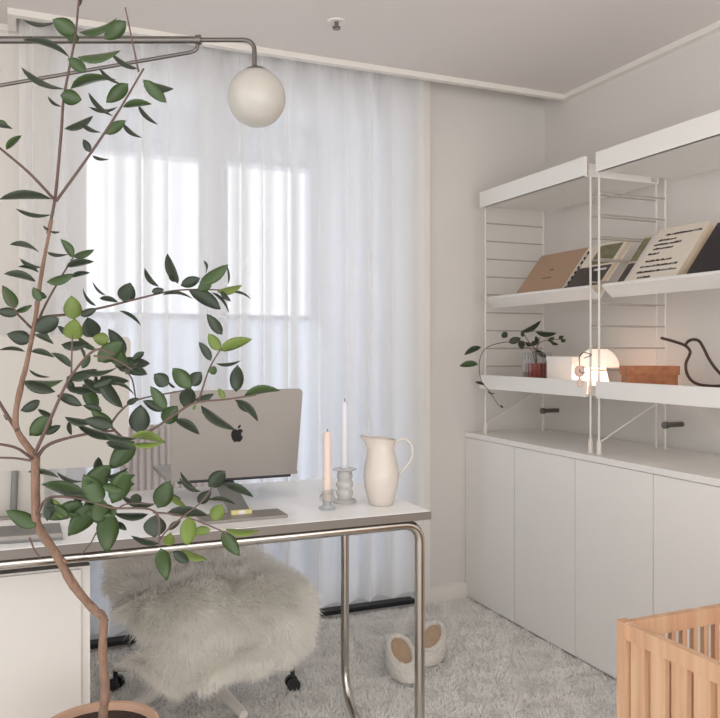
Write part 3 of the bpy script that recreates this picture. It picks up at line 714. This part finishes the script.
# ------------------------------------------------------------------ crib
kx, ky, kz = 1.082, 1.235, .60
t = thing('wooden_crib', 'pale slatted pine crib in the bottom right corner', 'crib', (kx+.25, ky-.35, 0))
ps = .023; KW, KL = .56, .78
for a, b_ in ((kx,ky-ps),(kx+KW-ps,ky-ps),(kx,ky-KL),(kx+KW-ps,ky-KL)):
    obj('post', box(a, a+ps, b_, b_+ps, 0, kz), 'crib', t, bevel=.004)
def side(x0, nm):
    obj('side_rail', box(x0+.003, x0+.020, ky-KL+ps, ky-ps, kz-.034, kz-.002), 'crib', t, bevel=.003)
    obj('side_rail', box(x0+.003, x0+.020, ky-KL+ps, ky-ps, .12, .16), 'crib', t, bevel=.003)
    k = 14
    for i in range(k):
        y1 = ky-ps-.010-i*.052; obj('slat', box(x0+.006, x0+.017, y1-.036, y1, .16, kz-.034), 'crib', t, bevel=.002)
side(kx, 'near'); side(kx+KW-ps, 'far')
for yy in (ky-ps, ky-KL):
    obj('end_rail', box(kx+ps, kx+KW-ps, yy+.003, yy+.020, kz-.036, kz-.002), 'crib', t, bevel=.003)
    obj('end_rail', box(kx+ps, kx+KW-ps, yy+.003, yy+.020, .12, .16), 'crib', t, bevel=.003)
    for i in range(17):
        xx = kx+ps+.014+i*.0295; obj('slat', box(xx, xx+.012, yy+.006, yy+.017, .16, kz-.036), 'crib', t, bevel=.002)
obj('base_board', box(kx+.02, kx+KW-.02, ky-KL+.02, ky-.02, .13, .145), 'crib', t)

# ------------------------------------------------------------------ swing-arm globe lamp
gz = 2.0; G0 = P(256.5, 98, gz)
t = thing('swing_arm_lamp', 'nickel swing-arm wall lamp with a round opal glass globe', 'lamp', P(0, 40, gz+.0))
zA = P(200,40,gz).z
def A(x, dz=0): q = P(x, 40, gz); q.z = zA+dz; return q
s_ = (XL+.03 - A(0).x)/(-RT.x*1.0)     # distance from the picture edge to the wall plate
def along(d, dz=0): q = A(0) - RT*d; q.z = zA+dz; return q
dW = (A(0).x-(XL+.012))/RT.x
obj('wall_plate', box(XL+.0005, XL+.012, along(dW).y-.05, along(dW).y+.05, zA-.36, zA+.06), 'nickel', t, bevel=.004)
obj('main_arm', tube([along(dW), A(196)], .0092, 16), 'nickel', t, smooth=True)
obj('thin_arm', tube(fillet([A(190), A(254.5), P(254.5, 69, gz)], .03, 8), .0058, 14), 'nickel', t, smooth=True)
obj('arm_collar', tube([A(196), A(201)], .0125, 16), 'nickel', t, smooth=True)
lowl = along(dW, -.33); e1 = P(190, 52.5, gz); 
obj('brace_rod', tube(fillet([lowl, e1, P(197,50,gz), A(198)], .02, 6), .0048, 12), 'nickel', t, smooth=True)
obj('cap', lathe([(0,.080),(.006,.080),(.007,.078),(.020,.0755),(.032,.0675),(.034,.064),(.030,.064),(0,.066)], G0.x, G0.y, G0.z, 32), 'nickel', t, smooth=True)
gp = [(.0735*math.cos(a), .0735*math.sin(a)) for a in [-math.pi/2+i*math.pi/32 for i in range(33)]]; gp[0] = (0,-.0735); gp[-1] = (0,.0735)
obj('globe', lathe(gp, G0.x, G0.y, G0.z, 64), 'opal', t, smooth=True)
# ceiling sprinkler
q = P(336.5, 24, 2.80)
t = thing('ceiling_sprinkler', 'small white ceiling sprinkler head with a dark centre', 'sprinkler', (q.x, q.y, H))
obj('cover_ring', lathe([(0,-.004),(.018,-.004),(.030,-.006),(.034,-.0005),(0,-.0005)], q.x, q.y, H, 32), 'trim', t, smooth=True)
obj('nozzle', lathe([(0,-.030),(.014,-.028),(.014,-.022),(.006,-.020),(.008,-.004),(0,-.004)], q.x, q.y, H, 24), 'nickel', t, smooth=True)

# ------------------------------------------------------------------ the tall plant
zt = 1.45
tc = P(99, 716, zt)
t = thing('potted_tree', 'tall thin-trunked leafy tree in a terracotta pot before the desk', 'plant', (tc.x, tc.y, 0))
pr = .108; ph_ = .441; ypot = tc.y+.0
prof = [(0,0),(.078,0),(.082,.006),(.098,ph_-.045),(.106,ph_-.043),(.110,ph_-.004),(.108,ph_),(.098,ph_),(.094,ph_-.05),(0,ph_-.05)]
obj('pot', lathe(prof, tc.x, ypot, 0, 64), 'pot', t, smooth=True)
obj('soil', lathe([(0,ph_-.010),(.06,ph_-.012),(.0965,ph_-.014)], tc.x, ypot, 0, 32), 'soil', t, smooth=True)
def Acr(x, y, z): return P(x/2.992, y/2.992, z)
def Bcr(x, y, z): return P(x/2.872, y/2.872+220, z)
def Ccr(x, y, z): return P(x/2.583, y/2.583+440, z)
def br(fn, pts, r0, r1, z0, z1, bm):
    k = len(pts); q = [fn(x, y, z0+(z1-z0)*i/(k-1)) for i, (x, y) in enumerate(pts)]
    s = smoothp(q, 6); rr = [(r0+(r1-r0)*i/(len(s)-1))*(1+(random.uniform(-.09,.11) if r0 > .006 else random.uniform(-.04,.05))) for i in range(len(s))]; tube(s, rr, 10, bm)
bm = bmesh.new()
trunk = [(266,735),(267,700),(272,640),(265,560),(268,462)]
br(Ccr, trunk, .0085, .0075, zt, zt, bm)
br(Ccr, [(270,470),(262,452),(245,440),(190,375),(145,295),(98,220),(92,150),(92,45)], .0080, .0078, zt, zt-.02, bm)
br(Bcr, [(101,700),(98,676),(45,590),(62,470),(75,420),(100,290),(120,150),(148,0)], .0068, .0031, zt-.02, zt, bm)
br(Ccr, [(146,293),(172,316)], .004, .003, zt, zt-.02, bm)
obj('trunk', bm, 'bark', t, smooth=True)
bm = bmesh.new()
br(Acr, [(143,700),(165,590),(183,400),(190,300),(210,190),(225,110),(236,-5),(238,-40)], .0031, .0018, zt, zt+.02, bm)
br(Acr, [(168,602),(270,460),(350,340),(430,205)], .0028, .0016, zt, zt-.10, bm)
br(Acr, [(415,215),(395,120),(375,22)], .0018, .0012, zt-.09, zt-.12, bm)
br(Acr, [(162,596),(90,520),(20,460),(-30,420)], .0026, .002, zt, zt-.08, bm)
br(Bcr, [(100,292),(130,278),(200,270),(300,250),(400,225),(500,203),(600,200),(690,205)], .003, .0012, zt, zt+.12, bm)
br(Bcr, [(108,300),(125,255),(160,190),(210,108)], .0028, .0014, zt, zt+.08, bm)
br(Bcr, [(100,320),(65,285),(45,262),(10,200)], .0025, .0013, zt, zt-.09, bm)
br(Bcr, [(98,676),(150,560),(200,455),(270,375),(330,385)], .0034, .0016, zt-.02, zt-.12, bm)
br(Bcr, [(205,450),(206,390),(208,330)], .0018, .0012, zt-.07, zt-.08, bm)
br(Bcr, [(270,390),(330,400),(380,430)], .0018, .0012, zt-.1, zt-.12, bm)
br(Bcr, [(102,690),(130,652),(180,630),(275,610),(330,605)], .0036, .002, zt-.02, zt+.02, bm)
br(Bcr, [(315,590),(350,545),(400,515),(525,490)], .0022, .0012, zt-.03, zt-.06, bm)
br(Bcr, [(360,430),(380,460),(390,515)], .0015, .0013, zt-.12, zt-.05, bm)
br(Bcr, [(295,560),(330,605),(370,630),(440,600),(500,560),(560,525),(640,516),(700,508),(735,503)], .0028, .0013, zt-.02, zt-.08, bm)
br(Bcr, [(570,522),(600,430),(635,368)], .0018, .0011, zt-.05, zt-.08, bm)
br(Bcr, [(-25,485),(20,560),(50,605)], .0026, .004, zt+.06, zt-.02, bm)
br(Bcr, [(-25,640),(40,652),(75,672),(97,690)], .0022, .003, zt-.10, zt-.02, bm)
br(Bcr, [(-25,682),(40,684),(95,692)], .0018, .0024, zt+.05, zt-.02, bm)
br(Bcr, [(20,575),(10,560)], .0015, .001, zt, zt, bm)
br(Ccr, [(97,190),(125,150),(200,150),(290,175),(400,185),(412,275)], .0028, .0015, zt-.02, zt-.13, bm)
br(Ccr, [(395,187),(450,192),(500,205),(585,240)], .0018, .0012, zt-.12, zt-.1, bm)
br(Ccr, [(410,262),(430,235),(470,200),(520,160),(550,120)], .0016, .0011, zt-.12, zt-.14, bm)
br(Ccr, [(248,240),(235,265),(210,296)], .0014, .0012, zt-.02, zt, bm)
br(Ccr, [(76,252),(90,285),(105,305)], .0018, .0014, zt-.04, zt-.03, bm)
br(Ccr, [(300,180),(330,165),(400,165)], .0014, .001, zt-.08, zt-.09, bm)
obj('branches', bm, 'twig', t, smooth=True)
LA = [(165,65,75,60,10,0),(225,98,160,60,46,1),(222,128,214,90,30,1),(240,95,345,55,18,1),(375,65,315,115,42,1),(205,170,75,122,18,0),(235,170,355,152,22,1),(205,175,256,212,32,1),
 (190,265,70,205,16,0),(215,265,340,240,24,1),(182,285,242,298,42,1),(185,318,145,290,8,0),(382,252,320,305,38,1),(410,205,335,160,14,0),(360,250,300,205,10,0),(430,245,515,265,24,0),
 (430,240,495,305,34,1),(335,345,268,280,12,0),(350,320,270,320,10,0),(370,320,450,312,20,1),(415,315,470,370,12,0),(195,385,275,348,20,0),(300,395,245,365,12,0),(315,400,374,362,28,1),
 (370,370,422,410,12,0),(270,455,250,418,20,0),(278,465,325,475,8,0),(20,447,62,407,18,1),(-10,378,35,385,12,0),(-15,365,22,374,20,1),(150,595,5,597,24,0),(150,642,52,625,11,0),(145,690,130,676,7,0),(150,692,178,694,6,0),
 (236,20,244,0,10,0)]
LBm = [(110,92,32,72,14,0),(195,98,138,92,9,0),(210,105,175,57,22,1),(210,105,268,86,18,1),(192,135,266,120,19,0),(118,135,60,112,12,0),(110,150,55,135,10,0),(100,175,15,156,20,0),(135,178,210,156,24,1),
 (205,165,256,152,13,0),(118,232,95,195,24,1),(103,212,134,222,20,1),(275,245,240,200,8,0),(302,215,268,180,6,0),(287,225,337,236,14,0),(356,234,374,182,46,0),(455,190,417,140,14,0),(436,206,470,200,18,0),
 (510,180,482,100,26,0),(500,178,488,155,14,0),(520,188,572,168,28,0),(575,180,652,130,32,1),(568,198,606,186,26,1),(590,152,585,118,6,0),(545,205,630,254,36,0),(610,210,656,265,7,0),(625,205,692,188,20,2),
 (635,205,662,232,14,0),(655,182,650,132,4,0),(672,208,718,226,6,0),(470,215,550,226,8,0),(345,262,402,301,9,0),
 (212,284,205,220,46,2),(206,342,216,286,50,2),(232,275,277,255,20,0),(268,336,252,282,48,0),(200,332,167,305,16,0),(100,318,166,284,44,0),(45,250,8,190,32,1),(52,268,-10,262,26,0),(45,262,90,245,14,1),
 (86,345,22,328,38,0),(100,330,152,355,14,0),(70,378,0,374,10,0),(90,378,153,394,15,0),(206,422,150,383,18,0),(85,430,140,450,7,0),(65,462,176,460,24,1),(72,468,155,492,28,0),(60,547,112,520,26,0),
 (86,618,146,566,44,1),(128,614,173,591,20,0),(150,562,110,544,14,0),(275,372,225,335,15,1),(242,396,228,364,8,0),(282,405,348,352,48,1),(312,345,268,338,34,2),(358,385,313,315,34,0),(380,402,412,380,18,0),
 (345,412,420,442,32,0),(345,400,427,412,30,0),(305,355,365,425,42,1),(192,452,275,430,26,0),(240,432,332,424,14,0),(240,455,327,492,26,0),(290,450,367,462,24,0),(290,455,350,536,34,0),(325,470,382,500,8,0),
 (277,542,240,474,36,1),(165,505,233,532,26,0),(270,578,190,566,20,0),(292,548,240,533,20,0),(322,592,243,574,34,0),(322,592,263,546,30,1),(347,622,225,588,22,0),(398,610,404,534,54,0),
 (365,528,397,512,16,0),(472,546,413,520,26,0),(477,542,434,480,30,1),(482,474,444,444,38,0),(503,480,480,460,6,0),(548,482,498,428,42,1),(546,474,577,438,36,0),(530,538,546,484,42,0),(470,582,508,536,44,1),
 (560,517,612,500,18,0),(504,574,570,614,24,0),(645,515,628,484,16,2),(580,535,672,600,24,0),(598,432,622,432,22,1),(605,403,572,352,22,0),(637,328,596,272,28,0),(630,374,600,328,30,2),(633,374,720,344,30,2),
 (623,412,688,404,9,0),(678,492,682,420,36,0),(682,518,722,552,20,0),(382,628,300,614,16,0),(375,652,310,645,10,0),(385,622,472,640,22,2),(380,628,440,612,14,2),(555,545,562,530,8,2),(703,506,800,491,22,1),(676,518,738,576,20,0)]
LC = [(345,5,285,72,46,1),(218,134,282,68,50,1),(262,162,218,92,48,1),(290,162,328,84,48,1),(225,152,112,116,32,1),(212,165,124,204,38,1),(240,172,178,245,50,1),(280,190,276,288,52,1),(248,214,268,158,44,1),
 (300,187,222,190,40,1),(92,222,18,184,36,1),(122,208,130,150,24,0),(150,97,75,84,12,0),(212,106,150,84,9,0),(240,132,150,126,9,0),(408,174,438,108,46,1),(442,145,478,170,14,2),(512,132,468,84,11,0),(517,132,466,100,9,0),
 (540,120,580,82,36,0),(580,118,651,146,18,0),(512,162,544,132,26,0),(432,190,532,194,24,0),(540,155,606,166,10,0),(398,250,402,196,52,0),(350,170,352,140,26,0),(395,167,315,144,16,0),(380,192,298,190,18,0),
 (410,267,342,248,14,0),(435,272,440,240,26,2),(482,272,490,200,38,2),(500,237,542,232,22,2),(550,208,572,168,34,2),(585,230,667,233,16,2),(575,240,617,297,32,1),(416,282,430,360,36,1),(448,288,486,316,24,0),(470,284,532,306,18,2),
 (435,232,466,208,14,0),(300,212,326,232,14,0),(160,200,125,150,20,2),(275,8,340,25,18,0),(345,10,420,5,14,2),(225,155,260,215,40,1),(150,60,90,70,1,0)][:-1]
for cx0, cy0, n0 in ((95,375,4),(125,385,2),(85,405,3),(60,335,2),(95,490,7),(75,505,3),(150,500,2)):    # extra leaves thickening the clusters, mostly dark green
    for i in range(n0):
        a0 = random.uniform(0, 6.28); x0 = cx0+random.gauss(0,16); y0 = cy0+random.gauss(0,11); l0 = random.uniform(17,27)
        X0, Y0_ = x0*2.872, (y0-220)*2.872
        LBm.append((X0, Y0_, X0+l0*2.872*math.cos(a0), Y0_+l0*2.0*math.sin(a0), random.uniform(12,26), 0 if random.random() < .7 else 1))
bm = bmesh.new()
for fn, LL, sc in ((Acr, LA, 2.992), (Bcr, LBm, 2.872), (Ccr, LC, 2.583)):
    for (ax_, ay, tx, ty, w_, k) in LL:
        z = zt + random.uniform(-.10, .07); sgn = random.choice((-1, 1))
        dx_, dy_ = tx-ax_, ty-ay; ax_ -= dx_*.03; ay -= dy_*.03; tx += dx_*.05; ty += dy_*.05; w_ *= 1.12
        a = fn(ax_, ay, z); b_ = fn(tx, ty, z+random.uniform(-.018,.018)); Lp = (b_-a).length
        leaf(bm, a, b_, w_/sc/F*z, k, sgn, wn=max(Lp*.40, w_/sc/F*z), curl=random.uniform(.05,.16))
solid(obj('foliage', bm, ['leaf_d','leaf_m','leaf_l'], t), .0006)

# ------------------------------------------------------------------ light
w = bpy.data.worlds.new('sky'); bpy.context.scene.world = w; w.use_nodes = True
nt = w.node_tree; bg = nt.nodes['Background']
tcw = nt.nodes.new('ShaderNodeTexCoord'); sp = nt.nodes.new('ShaderNodeSeparateXYZ'); nt.links.new(tcw.outputs['Generated'], sp.inputs[0])
mrw = nt.nodes.new('ShaderNodeMapRange'); mrw.inputs['From Min'].default_value = -0.2; mrw.inputs['From Max'].default_value = 0.2
nt.links.new(sp.outputs['Y'], mrw.inputs['Value'])
mxw = nt.nodes.new('ShaderNodeMix'); mxw.data_type = 'RGBA'; nt.links.new(mrw.outputs[0], mxw.inputs['Factor'])
mxw.inputs['A'].default_value = (0.97, 0.955, 0.935, 1)       # the lit home behind the viewpoint
mxw.inputs['B'].default_value = (0.93, 0.94, 0.96, 1)        # overcast sky beyond the window
nt.links.new(mxw.outputs['Result'], bg.inputs[0]); bg.inputs[1].default_value = 1.0
def light(name, kind, loc, energy, col, **k):
    l = bpy.data.lights.new(name, kind); l.energy = energy; l.color = col
    for a, v in k.items(): setattr(l, a, v)
    o = bpy.data.objects.new(name, l); C.objects.link(o); o.location = loc; return o
a = light('ceiling_fill', 'AREA', (0.4, -1.5, 0.9), 12, (1,.965,.93), shape='RECTANGLE', size=3.0, size_y=1.8)  # added fill with no real source, tilted up to brighten the ceiling
a.rotation_euler = (R(90+52), 0, 0)
light('lamp_glow', 'POINT', (lx, ly, SZ+.132), 0.75, (1,.78,.68), shadow_soft_size=.012)

cam = bpy.data.cameras.new('camera'); co = bpy.data.objects.new('camera', cam); C.objects.link(co)
co.location = (0, 0, HC); co.rotation_euler = (R(90), 0, -YAW)
cam.sensor_fit = 'HORIZONTAL'; cam.sensor_width = 36; cam.lens = 36*F/720; cam.shift_y = -(359-HY)/720*1.0; cam.clip_start = .05
bpy.context.scene.camera = co
s = bpy.context.scene
s.view_settings.view_transform = 'Standard'; s.view_settings.look = 'None'; s.view_settings.gamma = 1; s.view_settings.use_curve_mapping = False
s.view_settings.exposure = 1.0
